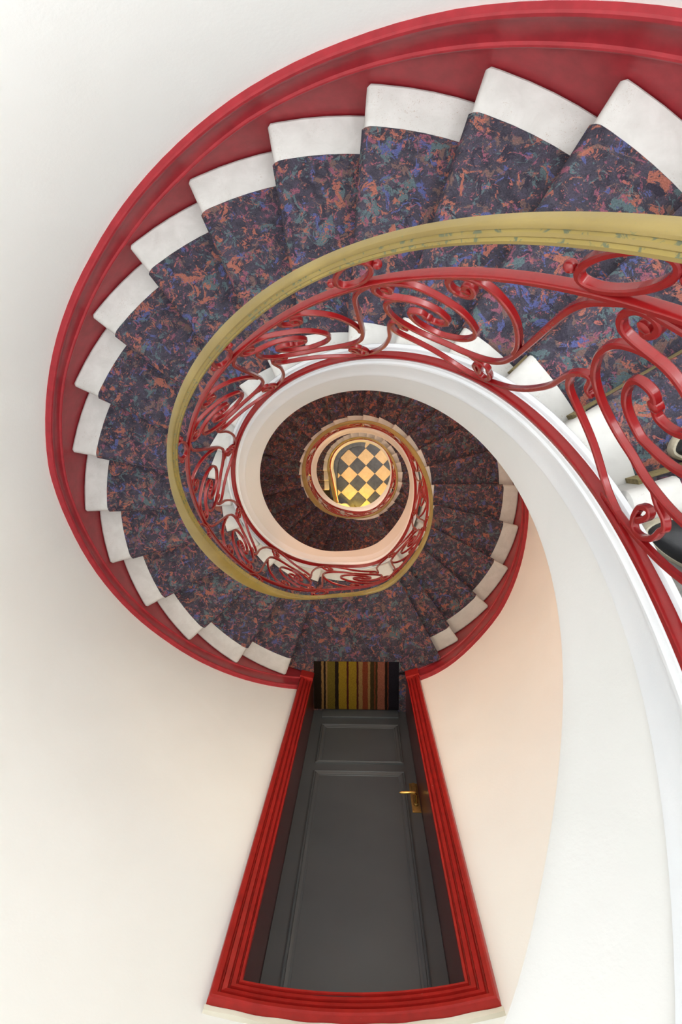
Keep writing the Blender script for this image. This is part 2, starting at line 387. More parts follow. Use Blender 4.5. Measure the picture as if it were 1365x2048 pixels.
for nm, k0, k1, lab in LF:
    t_a = -109.3 if k0 == -9 else TK[k0-1]; t_b = TK[k1] if k1 != 61 else 944.0
    fl = thing('staircase_flight', P(TK[k1], 0.9, D0+H*k1+0.2), lab, 'staircase'); flights.append(fl)
    for k in range(k0, k1+1):
        if k == 61: continue
        landing = k in (-9, 15, 39)
        st = obj('landing_slab' if landing else 'stair_step', step_block(k), M['stone'], fl)
        r1 = R_OUT+0.0005 if landing else R_CO
        bm = strip_top(k, R_CI, R_CO if not landing else R_OUT-0.002, 0.006)
        obj('step_carpet', bm, M['carpet'], st)
        if k < 1: tag(obj('carpet_binding', binding(k), M['binding'], st), 'olive woven binding at the foot of the riser')
    ts = frange(t_a, t_b, 2.5)
    if nm != 'lower': ts = ts
    core = [(0.560, -0.012, FB), (0.556, -0.001, FB), (0.546, 0.002, FB), (0.541, -0.004, FB), (0.538, -0.004, FB), (0.513, 0.0, FB), (0.511, -0.004, FB),
            (0.5105, -0.022, FB), (0.506, -0.028, lerpF(FB, FM, .1)), (0.5045, -0.040, lerpF(FB, FM, .2)), (0.507, -0.052, lerpF(FB, FM, .25)),
            (0.512, -0.062, lerpF(FB, FM, .3)), (0.5125, -0.10, lerpF(FB, FM, .5)), (0.511, -0.15, lerpF(FB, FM, .7)), (0.508, -0.185, lerpF(FB, FM, .9)), (0.5055, -0.200, FM), (0.506, -0.209, FM),
            (0.512, -0.214, FM), (0.54, -0.215, FM), (0.565, -0.215, FB), (0.565, -0.10, FB)]
    obj('string_moulding', sweep_bm(helix(ts, core)), M['mould'], fl)
    face = [(0.563, -0.2155, FB), (0.511, -0.2155, FM), (0.508, -0.26, lerpF(FM, FL, .2)), (0.502, -0.36, lerpF(FM, FL, .5)), (0.496, -0.45, lerpF(FM, FL, .85)), (0.492, -0.492, FL), (0.4925, -0.502, FL),
            (0.500, -0.508, FL), (0.75, -0.50, FL), (1.05, -0.47, F0), (1.345, -0.44, F0), (1.345, -0.40, F0), (1.05, -0.43, F0), (0.75, -0.46, F0), (0.563, -0.46, FB)]
    obj('curved_string', sweep_bm(helix(ts, face)), M['string'], fl)
# bullnose step at the foot of the lowest flight
bm = bmesh.new(); cxn, cyn = -0.395, -1.02
def disc(bm, cx, cy, r, z0, z1, n=40, bev=0.006):
    rings = []
    for rr, z in ((0.0005, z1), (r-bev, z1), (r, z1-bev), (r, z0), (0.0005, z0)):
        rings.append([Vector((cx+rr*math.cos(2*PI*i/n), cy+rr*math.sin(2*PI*i/n), z)) for i in range(n)])
    sweep_bm(rings, True, True, bm)
disc(bm, cxn, cyn, 0.115, 0.0005, H-0.002)
obj('bullnose_step', bm, M['stone'], flights[2])
bm = bmesh.new()
pts = [(cxn-0.02, cyn+0.09), (-0.62, -0.86), (-1.28, -0.80), (-1.24, -1.02), (-0.62, -1.06), (cxn-0.02, cyn-0.10)]
lo = [bm.verts.new((x, y, 0.0005)) for x, y in pts]; hi = [bm.verts.new((x, y, H-0.003)) for x, y in pts]
bm.faces.new(hi); bm.faces.new(lo[::-1])
for i in range(6): bm.faces.new((lo[i], lo[(i+1) % 6], hi[(i+1) % 6], hi[i]))
obj('stair_step', bm, M['stone'], flights[2])
# ---------------------------------------------------------------- wrought iron railing
def Rs(t, v):
    a = 0.522+ff(FB, t); b = 0.511+.5*(ff(FO, t)+ff(FI, t)); w_ = min(1, max(0, v/.9))
    return a+(b-a)*w_
FZ = (0,)*8
def SP(t, v, off=0.0): return P(t, Rs(t, v)+off, pitch(t)-v, FZ)
def catmull(pts, sub):
    out = []; n = len(pts)
    for i in range(n-1):
        p0, p1, p2, p3 = pts[max(i-1, 0)], pts[i], pts[i+1], pts[min(i+2, n-1)]
        for s in range(sub):
            u = s/sub
            out.append(tuple(0.5*((2*p1[j])+(-p0[j]+p2[j])*u+(2*p0[j]-5*p1[j]+4*p2[j]-p3[j])*u*u+(-p0[j]+3*p1[j]-3*p2[j]+p3[j])*u**3) for j in range(2)))
    out.append(tuple(pts[-1]))
    for _ in range(3):
        out = [out[0]]+[tuple((out[i-1][j]+2*out[i][j]+out[i+1][j])/4 for j in range(2)) for i in range(1, len(out)-1)]+[out[-1]]
    return out
def strip_bm(tv, w_=0.0095, d_=0.0115, closed=False, bm=None, sub=4, taper_end=False):
    pts = catmull(tv, sub) if not closed else tv
    c3 = [SP(t, v) for t, v in pts]; n = len(c3); rings = []
    ch = 0.0018; hw, hd = w_/2, d_/2
    sec = [(-hw+ch, -hd), (hw-ch, -hd), (hw, -hd+ch), (hw, hd-ch), (hw-ch, hd), (-hw+ch, hd), (-hw, hd-ch), (-hw, -hd+ch)]
    for i in range(n):
        if closed: T = c3[(i+1) % n]-c3[i-1]
        else: T = c3[min(i+1, n-1)]-c3[max(i-1, 0)]
        if T.length < 1e-7: T = Vector((0, 0, 1))
        T.normalize(); nr = radial(pts[i][0]); nr = (nr-T*nr.dot(T)).normalized(); b = T.cross(nr)
        rings.append([c3[i]+b*x+nr*y for x, y in sec])
    if closed: rings.append(rings[0])
    if closed:
        bm = bm or bmesh.new(); vs = [[bm.verts.new(p) for p in r] for r in rings[:-1]]
        for i in range(len(vs)):
            a, b2 = vs[i], vs[(i+1) % len(vs)]
            for j in range(8): bm.faces.new((a[j], a[(j+1) % 8], b2[(j+1) % 8], b2[j]))
        return bm
    return sweep_bm(rings, bm=bm)
def knob(bm, t, v, r, depth, off=0.0):
    c = SP(t, v, off); n = radial(t); up = Vector((0, 0, 1)); s = n.cross(up).normalized()
    rings = []
    for rr, d in ((r*0.7, -depth/2), (r, -depth/2+0.0015), (r, depth/2-0.0015), (r*0.7, depth/2)):
        rings.append([c+n*d+(s*math.cos(q*PI/6)+up*math.sin(q*PI/6))*rr for q in range(12)])
    sweep_bm(rings, bm=bm)
def ball_bm(t, v, r, off=0.0):
    bm = bmesh.new(); bmesh.ops.create_uvsphere(bm, u_segments=14, v_segments=9, radius=r)
    bmesh.ops.translate(bm, verts=bm.verts, vec=SP(t, v, off)); return bm
TEMPL = {
 'A': [(62.28,0.662),(62.92,0.677),(62.77,0.692),(61.87,0.684),(61.07,0.657),(61.06,0.637),(62.35,0.637),(64.26,0.662),(65.48,0.695),(65.66,0.721),(64.80,0.731),(63.43,0.726),(62.18,0.715),(60.51,0.698),(58.57,0.668),(56.49,0.630),(54.45,0.587),(52.78,0.545),(51.28,0.497),(50.12,0.453),(49.05,0.403),(48.63,0.365)],
 'X': [(46.13,0.735),(47.83,0.717),(48.88,0.701),(49.38,0.662),(49.14,0.590),(48.62,0.493),(48.25,0.412),(48.04,0.363),(48.05,0.318),(48.44,0.273),(49.58,0.240),(51.54,0.225),(53.86,0.224),(56.57,0.234),(59.52,0.260),(62.00,0.280),(65.00,0.315),(68.00,0.361),(70.70,0.414),(72.84,0.468),(74.64,0.534),(75.20,0.580),(74.88,0.605),(73.53,0.614),(71.87,0.609),(69.71,0.591),(67.14,0.560),(64.75,0.525),(62.59,0.478),(62.04,0.449),(62.92,0.436),(64.52,0.442),(65.66,0.461),(66.42,0.476)],
 'Y': [(75.60,0.686),(75.10,0.668),(74.50,0.665),(74.50,0.682),(75.23,0.705),(76.41,0.719),(77.58,0.722),(77.94,0.707),(77.53,0.682),(76.41,0.654),(75.14,0.637),(73.57,0.622),(71.87,0.609)],
 'Z': [(76.86,0.729),(74.70,0.714),(72.45,0.702),(70.45,0.682),(68.20,0.651),(65.84,0.615),(63.12,0.573),(60.44,0.526),(58.27,0.476),(56.48,0.422),(56.18,0.381),(56.87,0.352),(58.46,0.335),(61.39,0.338),(62.61,0.347),(65.51,0.386),(68.13,0.438),(69.89,0.498),(69.96,0.518),(69.11,0.518),(67.78,0.506),(66.85,0.488),(66.24,0.473)],
 'V': [(54.17,0.223),(52.19,0.198),(50.46,0.188),(48.92,0.163),(48.68,0.148),(47.42,0.114),(46.77,0.076),(47.46,0.055),(49.21,0.076),(50.90,0.116),(51.68,0.143),(51.42,0.163),(50.15,0.138),(49.42,0.096)],
 'W1': [(69.64,0.366),(70.81,0.382),(71.78,0.429),(72.88,0.438),(73.65,0.409),(73.42,0.350),(73.01,0.294),(73.19,0.235),(74.04,0.155),(75.95,0.085),(79.30,0.045),(81.85,0.032),(85.0,0.027)],
 'W2': [(73.65,0.409),(72.51,0.357),(70.78,0.313),(67.99,0.263),(64.71,0.211),(61.40,0.162),(58.00,0.112),(54.62,0.067),(51.39,0.038),(48.32,0.027)],
}
NODES = [-110, -57, -21, 14.65, 49.55, 81.1, 116.8, 151.5, 185.5, 218.4, 254.5, 303, 338.5, 374, 409.6, 441, 476.8, 511.5, 545.5, 578.4, 614.5, 663, 698.5, 734, 769.6, 801, 836.8, 871.5, 905.5, 938]
RL = [('ornate red iron railing with ochre gold handrail on the upper flight, nearest the camera', -110, 303),
      ('red iron scroll railing with gold handrail around the middle flight, seen small', 303, 663),
      ('lowest red iron railing with gold handrail encircling the chequered floor', 663, 944)]
HR = [(0.530, .892, FO), (0.5275, .899, FO), (0.520, .903, FO), (0.513, .9025, lerpF(FI, FO, .4)), (0.5085, .8995, FI), (0.5070, .895, FI), (0.5080, .892, FI), (0.5055, .889, FI), (0.5030, .884, FI), (0.5035, .881, FI), (0.5005, .877, FI), (0.4995, .871, FI), (0.503, .866, FI), (0.515, .864, FO), (0.526, .868, FO), (0.530, .878, FO)]
rails = []
for ri, (lab, ta, tb) in enumerate(RL):
    rl = thing('stair_railing', SP(tb, 0.0) if ri < 2 else SP(940, 0.0), lab, 'railing'); rails.append(rl)
    ts = frange(ta, tb, 2.0)
    hb_ = sweep_bm(helix(frange(ta, tb, 1.5), HR)); hb_.faces.ensure_lookup_table()
    for fi, f_ in enumerate(hb_.faces):
        if fi % len(HR) in (5, 6, 9) and len(f_.verts) == 4: f_.material_index = 1
    tag(obj('handrail', hb_, [M['gold'], M['goldworn']], rl), 'ochre gold handrail, worn green along its lower edge')
    def bar(v0, v1, r0, r1):
        c = 0.002
        sec = [(r0+c, v0), (r1-c, v0), (r1, v0+c), (r1, v1-c), (r1-c, v1), (r0+c, v1), (r0, v1-c), (r0, v0+c)]
        return sweep_bm([[P(t, Rs(t, v)-.522+r, pitch(t)-v, FZ) for r, v in sec] for t in ts])
    obj('top_rail', bar(.732, .746, .514, .529), M['red'], rl)
    obj('bottom_rail', bar(.0, .018, .512, .533), M['red'], rl)
    for a, b in zip(NODES[:-1], NODES[1:]):
        if not (ta-1 <= a and b <= tb+1): continue
        if b <= -50: continue
        sc = (b-a)/32.2
        mp = lambda q: [(a+(t-49.4)*sc, v) for t, v in q]
        pn = obj('scroll_panel', strip_bm(mp(TEMPL['X'])), M['red'], rl)
        for key in ('A', 'Y', 'Z', 'V', 'W1', 'W2'):
            bm = strip_bm(mp(TEMPL[key]))
            q = mp(TEMPL[key])
            if key in 'AY': knob(bm, q[0][0], q[0][1], 0.0085, 0.0125)
            if key == 'Z': knob(bm, q[-1][0], q[-1][1], 0.0095, 0.0125)
            if key == 'V': knob(bm, q[-1][0], q[-1][1], 0.006, 0.0115)
            if key == 'W1': knob(bm, q[0][0], q[0][1], 0.006, 0.0115)
            obj('iron_scroll', bm, M['red'], pn)
        # ring between top rail and handrail, with two balls
        rc = [(a-0.0+3.25*math.cos(2*PI*i/36), 0.809+0.057*math.sin(2*PI*i/36)) for i in range(36)]
        rg = obj('iron_ring', strip_bm(rc, 0.0085, 0.0125, closed=True), M['red'], rl)
        for sgn in (-1, 1):
            obj('ball', ball_bm(a+sgn*4.1, 0.809-0.012*sgn, 0.0078, 0.0), M['red'], rg)
# ---------------------------------------------------------------- landing door
Z15 = D0+15*H; YD = -1.760; XJ0, XJ1 = -0.353, 0.287; HDOOR = 2.344
def ang(x, r):    # plan angle of the wall point with this x near the door
    t = 270.0
    for _ in range(20):
        p = P(t, r, 0); t += math.degrees((x-p.x)/r)
    return t
tJ0, tJ1 = ang(XJ0, RWALL-.012), ang(XJ1, RWALL-.012)
# round wall with the opening
wall = bmesh.new()
cuts = sorted(set([round(x, 4) for x in frange(-100, tJ0, 3)] + [round(x, 4) for x in frange(tJ0, tJ1, 3)] + [round(x, 4) for x in frange(tJ1, 260, 3)]))
cuts = [c for c in frange(tJ1-360, tJ0, 3)] + frange(tJ0, tJ1, 3)[1:-1] + [tJ1]
zs_ = sorted([-6.0, -4.0, -2.6, -1.5, -0.5, 0.5, Z15-HDOOR, Z15, 5, 7, 9, G])
vg = {}
for i, t in enumerate(cuts[:-1]):
    for j, z in enumerate(zs_): vg[i, j] = wall.verts.new(P(t, RWALL, z))
nC = len(cuts)-1; jd0, jd1 = zs_.index(Z15-HDOOR), zs_.index(Z15)
i0 = min(range(nC), key=lambda i: abs(cuts[i]-tJ0))
for i in range(nC):
    for j in range(len(zs_)-1):
        if i >= i0 and j == jd0: continue
        k2 = (i+1) % nC
        wall.faces.new((vg[i, j], vg[k2, j], vg[k2, j+1], vg[i, j+1]))
wo = obj('wall_outer', wall, M['wall'], recalc=False, smooth=1.0); tag(wo, kind='structure', label='white round stairwell wall')
# outer shell so the wall has thickness
sh = wo.modifiers.new('solid', 'SOLIDIFY'); sh.thickness = 0.08; sh.offset = -1.0
# recess behind the frame
rec = bmesh.new(); zt, zb = G-(Z15-HDOOR), G-Z15
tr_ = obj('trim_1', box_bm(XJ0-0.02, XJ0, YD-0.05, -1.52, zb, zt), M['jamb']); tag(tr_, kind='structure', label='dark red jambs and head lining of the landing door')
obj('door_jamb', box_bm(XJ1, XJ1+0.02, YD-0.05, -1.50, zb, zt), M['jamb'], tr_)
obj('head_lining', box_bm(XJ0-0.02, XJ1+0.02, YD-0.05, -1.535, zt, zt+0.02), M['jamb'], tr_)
fls = obj('floor_threshold', box_bm(XJ0, XJ1, YD-0.06, -1.50, zb-0.12, zb+0.004), M['carpet']); fls.name = 'floor_landing'; tag(fls, kind='structure', label='carpeted threshold in the door recess')
# architrave following the round wall
def arch_prof(w_):     # (u across, protrusion)
    s = [(0.0, 0.0), (0.0, 0.012), (0.003, 0.019), (0.010, 0.020), (0.0125, 0.010), (0.0155, 0.010), (0.018, 0.019), (0.031, 0.023), (0.0335, 0.013), (0.037, 0.013), (0.040, 0.023), (0.054, 0.028), (0.057, 0.018), (0.061, 0.018), (0.065, 0.031), (0.078, 0.034), (0.084, 0.031), (0.087, 0.022), (0.087, 0.0)]
    return [(a/0.087*w_, b) for a, b in s]
AW = 0.087; pr = arch_prof(AW)
dt = lambda d: math.degrees(d/RWALL)
rings = []
PL = 0.115
for z in frange(Z15-PL, Z15-HDOOR, 0.4): rings.append([P(tJ0-dt(u), RWALL-.004-p_, z) for u, p_ in pr])
rings[-1] = [P(tJ0-dt(u), RWALL-.004-p_, Z15-HDOOR-u) for u, p_ in pr]
for t in frange(tJ0, tJ1, 2)[1:-1]: rings.append([P(t, RWALL-.004-p_, Z15-HDOOR-u) for u, p_ in pr])
r2 = [[P(tJ1+dt(u), RWALL-.004-p_, z) for u, p_ in pr] for z in frange(Z15-HDOOR, Z15-PL, 0.4)]
r2[0] = [P(tJ1+dt(u), RWALL-.004-p_, Z15-HDOOR-u) for u, p_ in pr]
rings += r2
ar = obj('trim_2', sweep_bm(rings), M['frame'], smooth=0.5); tag(ar, kind='structure', label='moulded red architrave curved around the landing door')
for s in (0, 1):
    ta, tb = (tJ0-dt(AW+.006), tJ0+dt(0.002)) if s == 0 else (tJ1-dt(0.002), tJ1+dt(AW+.006))
    rr = [[P(t, RWALL-q, z) for q, z in ((0.0, Z15-0.004), (0.040, Z15-0.004), (0.040, Z15-PL+.006), (0.034, Z15-PL), (0.0, Z15-PL))] for t in frange(ta, tb, 1.2)]
    obj('plinth_block', sweep_bm(rr), M['frame'], ar)
rr = [[P(t, RWALL-q, Z15-HDOOR-AW-z) for q, z in ((0.0, 0.001), (0.014+0.0015*math.sin(t*1.1), 0.001), (0.011+0.0015*math.sin(t*.83), 0.013+0.0015*math.sin(t*.7)), (0.0, 0.017))] for t in frange(tJ0-dt(AW+.004), tJ1+dt(AW+.004), 0.9)]
tag(obj('plaster_edge', sweep_bm(rr), M['edge'], ar), 'chipped cream plaster ledge along the top of the red frame')
# door leaf
dr = thing('door_1', (-.027, YD-.02, zb), 'charcoal grey panelled door with brass lever handle', None, None, 'structure')
obj('door_leaf', box_bm(XJ0+.002, XJ1-.002, YD-0.045, YD, zb+0.004, zt-0.004), M['door'], dr)
def zz(v): return zb+v
def panel(x0, x1, v0, v1):
    bm = bmesh.new(); pf = [(0, 0), (0.0, 0.0085), (0.004, 0.0105), (0.008, 0.006), (0.011, 0.006), (0.014, 0.010), (0.019, 0.008), (0.026, 0.003), (0.033, 0.003), (0.036, 0.0)]
    rg = []
    for cxx, cyy, sx, sy in ((x0, v0, 1, 1), (x1, v0, -1, 1), (x1, v1, -1, -1), (x0, v1, 1, -1)):
        rg.append([Vector((cxx+sx*u, YD+h_, zz(cyy+sy*u))) for u, h_ in pf])
    vs = [[bm.verts.new(p) for p in r] for r in rg]
    for i in range(4):
        a, b = vs[i], vs[(i+1) % 4]
        for j in range(len(pf)-1): bm.faces.new((a[j], a[j+1], b[j+1], b[j]))
    return bm
obj('panel_moulding', panel(-0.283, 0.226, 0.225, 0.700), M['door'], dr, smooth=0.4)
obj('panel_moulding', panel(-0.283, 0.224, 0.790, 2.22), M['door'], dr, smooth=0.4)
obj('kick_board', box_bm(-0.287, 0.233, YD, YD+0.011, zb+0.006, zb+0.118, bev=0.002), M['door'], dr)
hp = obj('handle_plate', box_bm(0.240, 0.2845, YD, YD+0.004, zz(0.895), zz(1.150), bev=0.001), M['brassplate'], dr)
tag(hp, 'aged brass back plate')
bm = bmesh.new(); n = 32; rg = []
for h_, sc_ in ((0.004, 1), (0.010, 0.96), (0.0125, 0.8)):
    ring = []
    for i in range(n):
        a = 2*PI*i/n; cxp, cv = 0.2625, 1.0
        x = 0.0135*math.cos(a)*sc_; y = 0.0135*math.sin(a)*sc_ + (0.085 if math.sin(a) >= 0 else -0.085)
        ring.append(Vector((cxp+x, YD+h_, zz(cv+y))))
    rg.append(ring)
sweep_bm(rg, bm=bm)
obj('raised_rose', bm, M['brassplate'], hp)
def tube(pts, rad, bm=None, n=10):
    bm = bm or bmesh.new(); rings = []
    for i, p in enumerate(pts):
        T = (pts[min(i+1, len(pts)-1)]-pts[max(i-1, 0)]).normalized()
        u = T.orthogonal().normalized() if abs(T.z) > .9 else T.cross(Vector((0, 0, 1))).normalized(); v = T.cross(u)
        r = rad[i] if isinstance(rad, (list, tuple)) else rad
        rings.append([p+(u*math.cos(2*PI*q/n)+v*math.sin(2*PI*q/n))*r for q in range(n)])
    return sweep_bm(rings, bm=bm)
V_ = lambda x, y, v: Vector((x, YD+y, zz(v)))
lv = tube([V_(.2625, .010, 1.083), V_(.2625, .020, 1.083), V_(.2625, .045, 1.083), V_(.262, .056, 1.083), V_(.255, .064, 1.084), V_(.240, .067, 1.085), V_(.215, .066, 1.084), V_(.185, .064, 1.082), V_(.178, .063, 1.081)], [.0095, .0065, .0055, .006, .0065, .0062, .0075, .0068, .003])
tag(obj('lever_handle', lv, M['brass'], hp), 'bright polished brass lever')
bm = bmesh.new()
for x, v in ((.246, .905), (.279, .905), (.246, 1.14), (.279, 1.14)):
    bmesh.ops.create_uvsphere(bm, u_segments=8, v_segments=5, radius=0.0016, matrix=Matrix.Translation((x, YD+0.0045, zz(v))))
obj('plate_screws', bm, M['brass'], hp)
# doormat
bm = box_bm(-0.361, 0.240, YD+0.004, -1.405, zb+0.0065, zb+0.016, bev=0.003)
XM0, XM1 = -0.350, 0.238
bm.free(); bm = box_bm(XM0+.0, XM1, YD+0.014, -1.405, zb+0.0065, zb+0.016, bev=0.003)
mt = obj('doormat', bm, mat_stripes(XM0, XM1)); tag(mt, 'striped doormat in black, mustard, rust and pink before the grey door', 'doormat')
# ---------------------------------------------------------------- red skirting following the stairs
vS = [(-140, .155), (50, .179), (66, .172), (76, .170), (87, .160), (102, .158), (114, .148), (133, .138), (150, .155), (162, .166), (173, .180), (185, .150), (203, .129), (218, .113), (234, .127), (254, .149), (291, .158), (309, .180), (321, .205), (342, .150), (352, .144), (420, .16), (1000, .16)]
vR = [(-140, .06), (50, .065), (66, .055), (87, .052), (102, .048), (114, .024), (128, .018), (145, .037), (155, .064), (175, .076), (192, .040), (204, .028), (218, .001), (233, -.013), (249, -.002), (291, .0), (309, .03), (360, .05), (1000, .05)]
gi = lambda tab, t: float(np.interp(t, [a for a, b in tab], [b for a, b in tab]))
def skirting(ta, tb, name, lab):
    rings = []
    for t in frange(ta, tb, 2.0):
        s, r_ = gi(vS, t), gi(vR, t); z = pitch(t)
        pf = [(RWALL+.002, -.30), (1.3262, -.30), (1.3262, r_-.004), (1.3215, r_), (1.3205, r_+.005), (1.3225, r_+.010), (1.329, r_+.014), (1.3325, r_+.03), (1.331, s-.045), (1.327, s-.032), (1.3255, s-.026), (1.3245, s-.020), (1.327, s-.012), (1.332, s-.008), (RWALL+.002, s-.008)]
        rings.append([P(t, r, z-v) for r, v in pf])
    o = obj(name, sweep_bm(rings), M['skirt'], smooth=0.45); tag(o, kind='structure', label=lab); return o
skirting(-109, tJ0-dt(AW+.002), 'baseboard_upper', 'dark red moulded skirting climbing the wall beside the upper flight')
skirting(tJ1+dt(AW+.002), 610, 'baseboard_middle', 'dark red skirting beside the middle flight')
skirting(612, 889, 'baseboard_lower', 'dark red skirting beside the lowest flight')
# ---------------------------------------------------------------- ground floor tiles
fb = bmesh.new()
n = 72; ring = [fb.verts.new((CX+1.36*math.cos(2*PI*i/n), CY+1.36*math.sin(2*PI*i/n), 0)) for i in range(n)]
fb.faces.new(ring)
r_ = bmesh.ops.extrude_face_region(fb, geom=fb.faces[:])
bmesh.ops.translate(fb, verts=[v for v in r_['geom'] if isinstance(v, bmesh.types.BMVert)], vec=(0, 0, -0.08))
bmesh.ops.translate(fb, verts=fb.verts, vec=(0, 0, -0.010))
fo = obj('floor', fb, M['grout']); tag(fo, kind='structure', label='chequered ground floor of cream and slate tiles at the foot of the stairs')
def clip(poly, f):      # keep the part where f(p) >= 0 (f linear)
    out = []
    for i in range(len(poly)):
        a, b = poly[i], poly[(i+1) % len(poly)]; fa, fb_ = f(a), f(b)
        if fa >= 0: out.append(a)
        if fa*fb_ < 0:
            u = fa/(fa-fb_); out.append((a[0]+(b[0]-a[0])*u, a[1]+(b[1]-a[1])*u))
    return out
def border_r(a): # inner edge of the dark border (degrees)
    return 0.415
def prism(name, poly, z0, z1, m, parent, gap=0.0):
    if len(poly) < 3: return
    ar_ = abs(sum(poly[i][0]*poly[(i+1) % len(poly)][1]-poly[(i+1) % len(poly)][0]*poly[i][1] for i in range(len(poly))))/2
    if ar_ < 4e-4: return
    cx = sum(p[0] for p in poly)/len(poly); cy = sum(p[1] for p in poly)/len(poly)
    poly = [(cx+(x-cx)*(1-gap), cy+(y-cy)*(1-gap)) for x, y in poly]
    bm = bmesh.new(); lo = [bm.verts.new((x, y, z0)) for x, y in poly]; hi = [bm.verts.new((x, y, z1)) for x, y in poly]
    bm.faces.new(hi); bm.faces.new(lo[::-1])
    for i in range(len(poly)): bm.faces.new((lo[i], lo[(i+1) % len(poly)], hi[(i+1) % len(poly)], hi[i]))
    return obj(name, bm, m, parent)
O = np.array([-0.138, -0.007]); e1 = np.array([0.170, -0.1595]); e2 = np.array([-0.168, -0.180])
e1 = e1/np.linalg.norm(e1)*0.236; e2 = e2/np.linalg.norm(e2)*0.242
XB = -0.542; arcs = [(CX+0.425*math.cos(math.radians(a)), CY+0.425*math.sin(math.radians(a))) for a in range(60, 181, 10)]
for i in range(-9, 10):
    for j in range(-9, 10):
        p = O + e1*i + e2*j; q = [tuple(p), tuple(p+e1), tuple(p+e1+e2), tuple(p+e2)]
        c = p+(e1+e2)/2
        if math.hypot(c[0]-CX, c[1]-CY) > 1.12: continue
        q = clip(q, lambda s: s[0]-XB+(s[1]+.25)*0.04)
        ca = math.degrees(math.atan2(c[1]-CY, c[0]-CX)) % 360
        if q and 78 < ca < 200 and math.hypot(c[0]-CX, c[1]-CY) > 0.2:
            for am in (ca-16, ca-8, ca, ca+8, ca+16):
                if not 30 < am < 181: continue
                ux, uy = math.cos(math.radians(am)), math.sin(math.radians(am))
                if q: q = clip(q, lambda s_: 0.424-((s_[0]-CX)*ux+(s_[1]-CY)*uy))
        # dark ring around the bullnose step
        if q and math.hypot(c[0]-cxn, c[1]-cyn) < 0.14: continue
        light = (i+j) % 2 == 1
        o = prism('tile', q, -0.010, 0.0+random.uniform(-.0006, .0003), M['tile_light'] if light else M['tile_dark'], fo, 0.012) if q else None
# border ring pieces
rb = []
path_o = []; path_i = []
for a in range(76, 181, 8):
    path_i.append((CX+0.43*math.cos(math.radians(a)), CY+0.43*math.sin(math.radians(a))))
    path_o.append((CX+0.62*math.cos(math.radians(a)), CY+0.62*math.sin(math.radians(a))))
path_i += [(-0.541, -0.40), (-0.533, -0.60), (-0.525, -0.80)]; path_o += [(-0.70, -0.40), (-0.70, -0.60), (-0.66, -0.80)]
for a, b, c, d in zip(path_i[:-1], path_i[1:], path_o[1:], path_o[:-1]):
    prism('border_tile', [a, b, c, d], -0.010, 0.0004, M['border'], fo, 0.01)
bm = bmesh.new(); n = 40; rg = []
for rr, z in ((0.112, -0.009), (0.112, 0.0012), (0.20, 0.0012), (0.20, -0.009)):
    rg.append([Vector((cxn+rr*math.cos(2*PI*i/n), cyn+rr*math.sin(2*PI*i/n), z)) for i in range(n)])
vs = [[bm.verts.new(p) for p in r] for r in rg]
for a, b in zip(vs, vs[1:]+vs[:1]):
    for i in range(n): bm.faces.new((a[i], a[(i+1) % n], b[(i+1) % n], b[i]))
obj('border_ring', bm, M['border'], fo)
# ---------------------------------------------------------------- ceiling with round skylight opening
cb = bmesh.new(); n = 64
rg = [[Vector((CX+r*math.cos(2*PI*i/n), CY+r*math.sin(2*PI*i/n), G+6.0+z)) for i in range(n)] for r, z in ((0.95, 0), (1.36, 0), (1.36, 0.1), (0.95, 0.1))]
vs = [[cb.verts.new(p) for p in r] for r in rg]
for a, b in zip(vs, vs[1:]+vs[:1]):
    for i in range(n): cb.faces.new((a[i], a[(i+1) % n], b[(i+1) % n], b[i]))
ce = obj('ceiling', cb, M['ceiling']); tag(ce, kind='structure', label='ceiling with a round skylight opening')

# ---------------------------------------------------------------- person standing on the steps at the right
def shoe(toe, ang_, z, lip):
    d = Vector((math.cos(ang_), math.sin(ang_), 0)); sd = Vector((-d.y, d.x, 0)); o0 = Vector((toe[0], toe[1], G-z+0.0065))
    n = 26; ss = [0.285*(0.5-0.5*math.cos(PI*i/n)) for i in range(n+1)]
    def hw(u):
        u = min(max(u, 0), 1)
        base = 0.047*math.sin(PI*min(u/0.42, 1)*0.5)**0.55 if u < .42 else 0.047-0.012*math.sin((u-.42)/.58*PI*0.5)
        if u > .88: base *= math.sqrt(max(0.0, 1-((u-.88)/.12)**2)*.92+.08)
        return max(base, 0.002)
    def top(u): return float(np.interp(u, [0, .03, .12, .3, .45, .6, .7, .85, .97, 1], [.030, .043, .054, .062, .078, .100, .112, .116, .110, .085]))
    up = []; so = []
    for x in ss:
        u = x/0.285; w_ = hw(u); h = top(u); c = o0+d*x
        up.append([c+sd*(w_*0.97*math.copysign(abs(math.cos(a))**0.75, math.cos(a)))*(1-0.42*max(0, math.sin(a))*(1 if u > .5 else .2))+Vector((0, 0, 0.018+max(0, math.sin(a))**0.8*(h-0.018))) for a in [PI*k/12 for k in range(13)]])
        w2 = w_+lip; c = o0+d*(x*1.02-0.004)
        so.append([c+sd*q+Vector((0, 0, hh)) for q, hh in ((-w2+.003, 0), (w2-.003, 0), (w2, .004), (w2+.0008, .018), (w2-.003, .024), (-w2+.003, .024), (-w2-.0008, .018), (-w2, .004))])
    return sweep_bm(up), sweep_bm(so), o0+d*0.205+Vector((0, 0, 0.10)), o0, d, sd
pz2, pz1 = D0-3*H, D0-2*H
pe = thing('person', (0.72, -0.04, G-pz1), 'person in black leather shoes with cream soles standing on the steps at the right edge', 'person')
ank = []
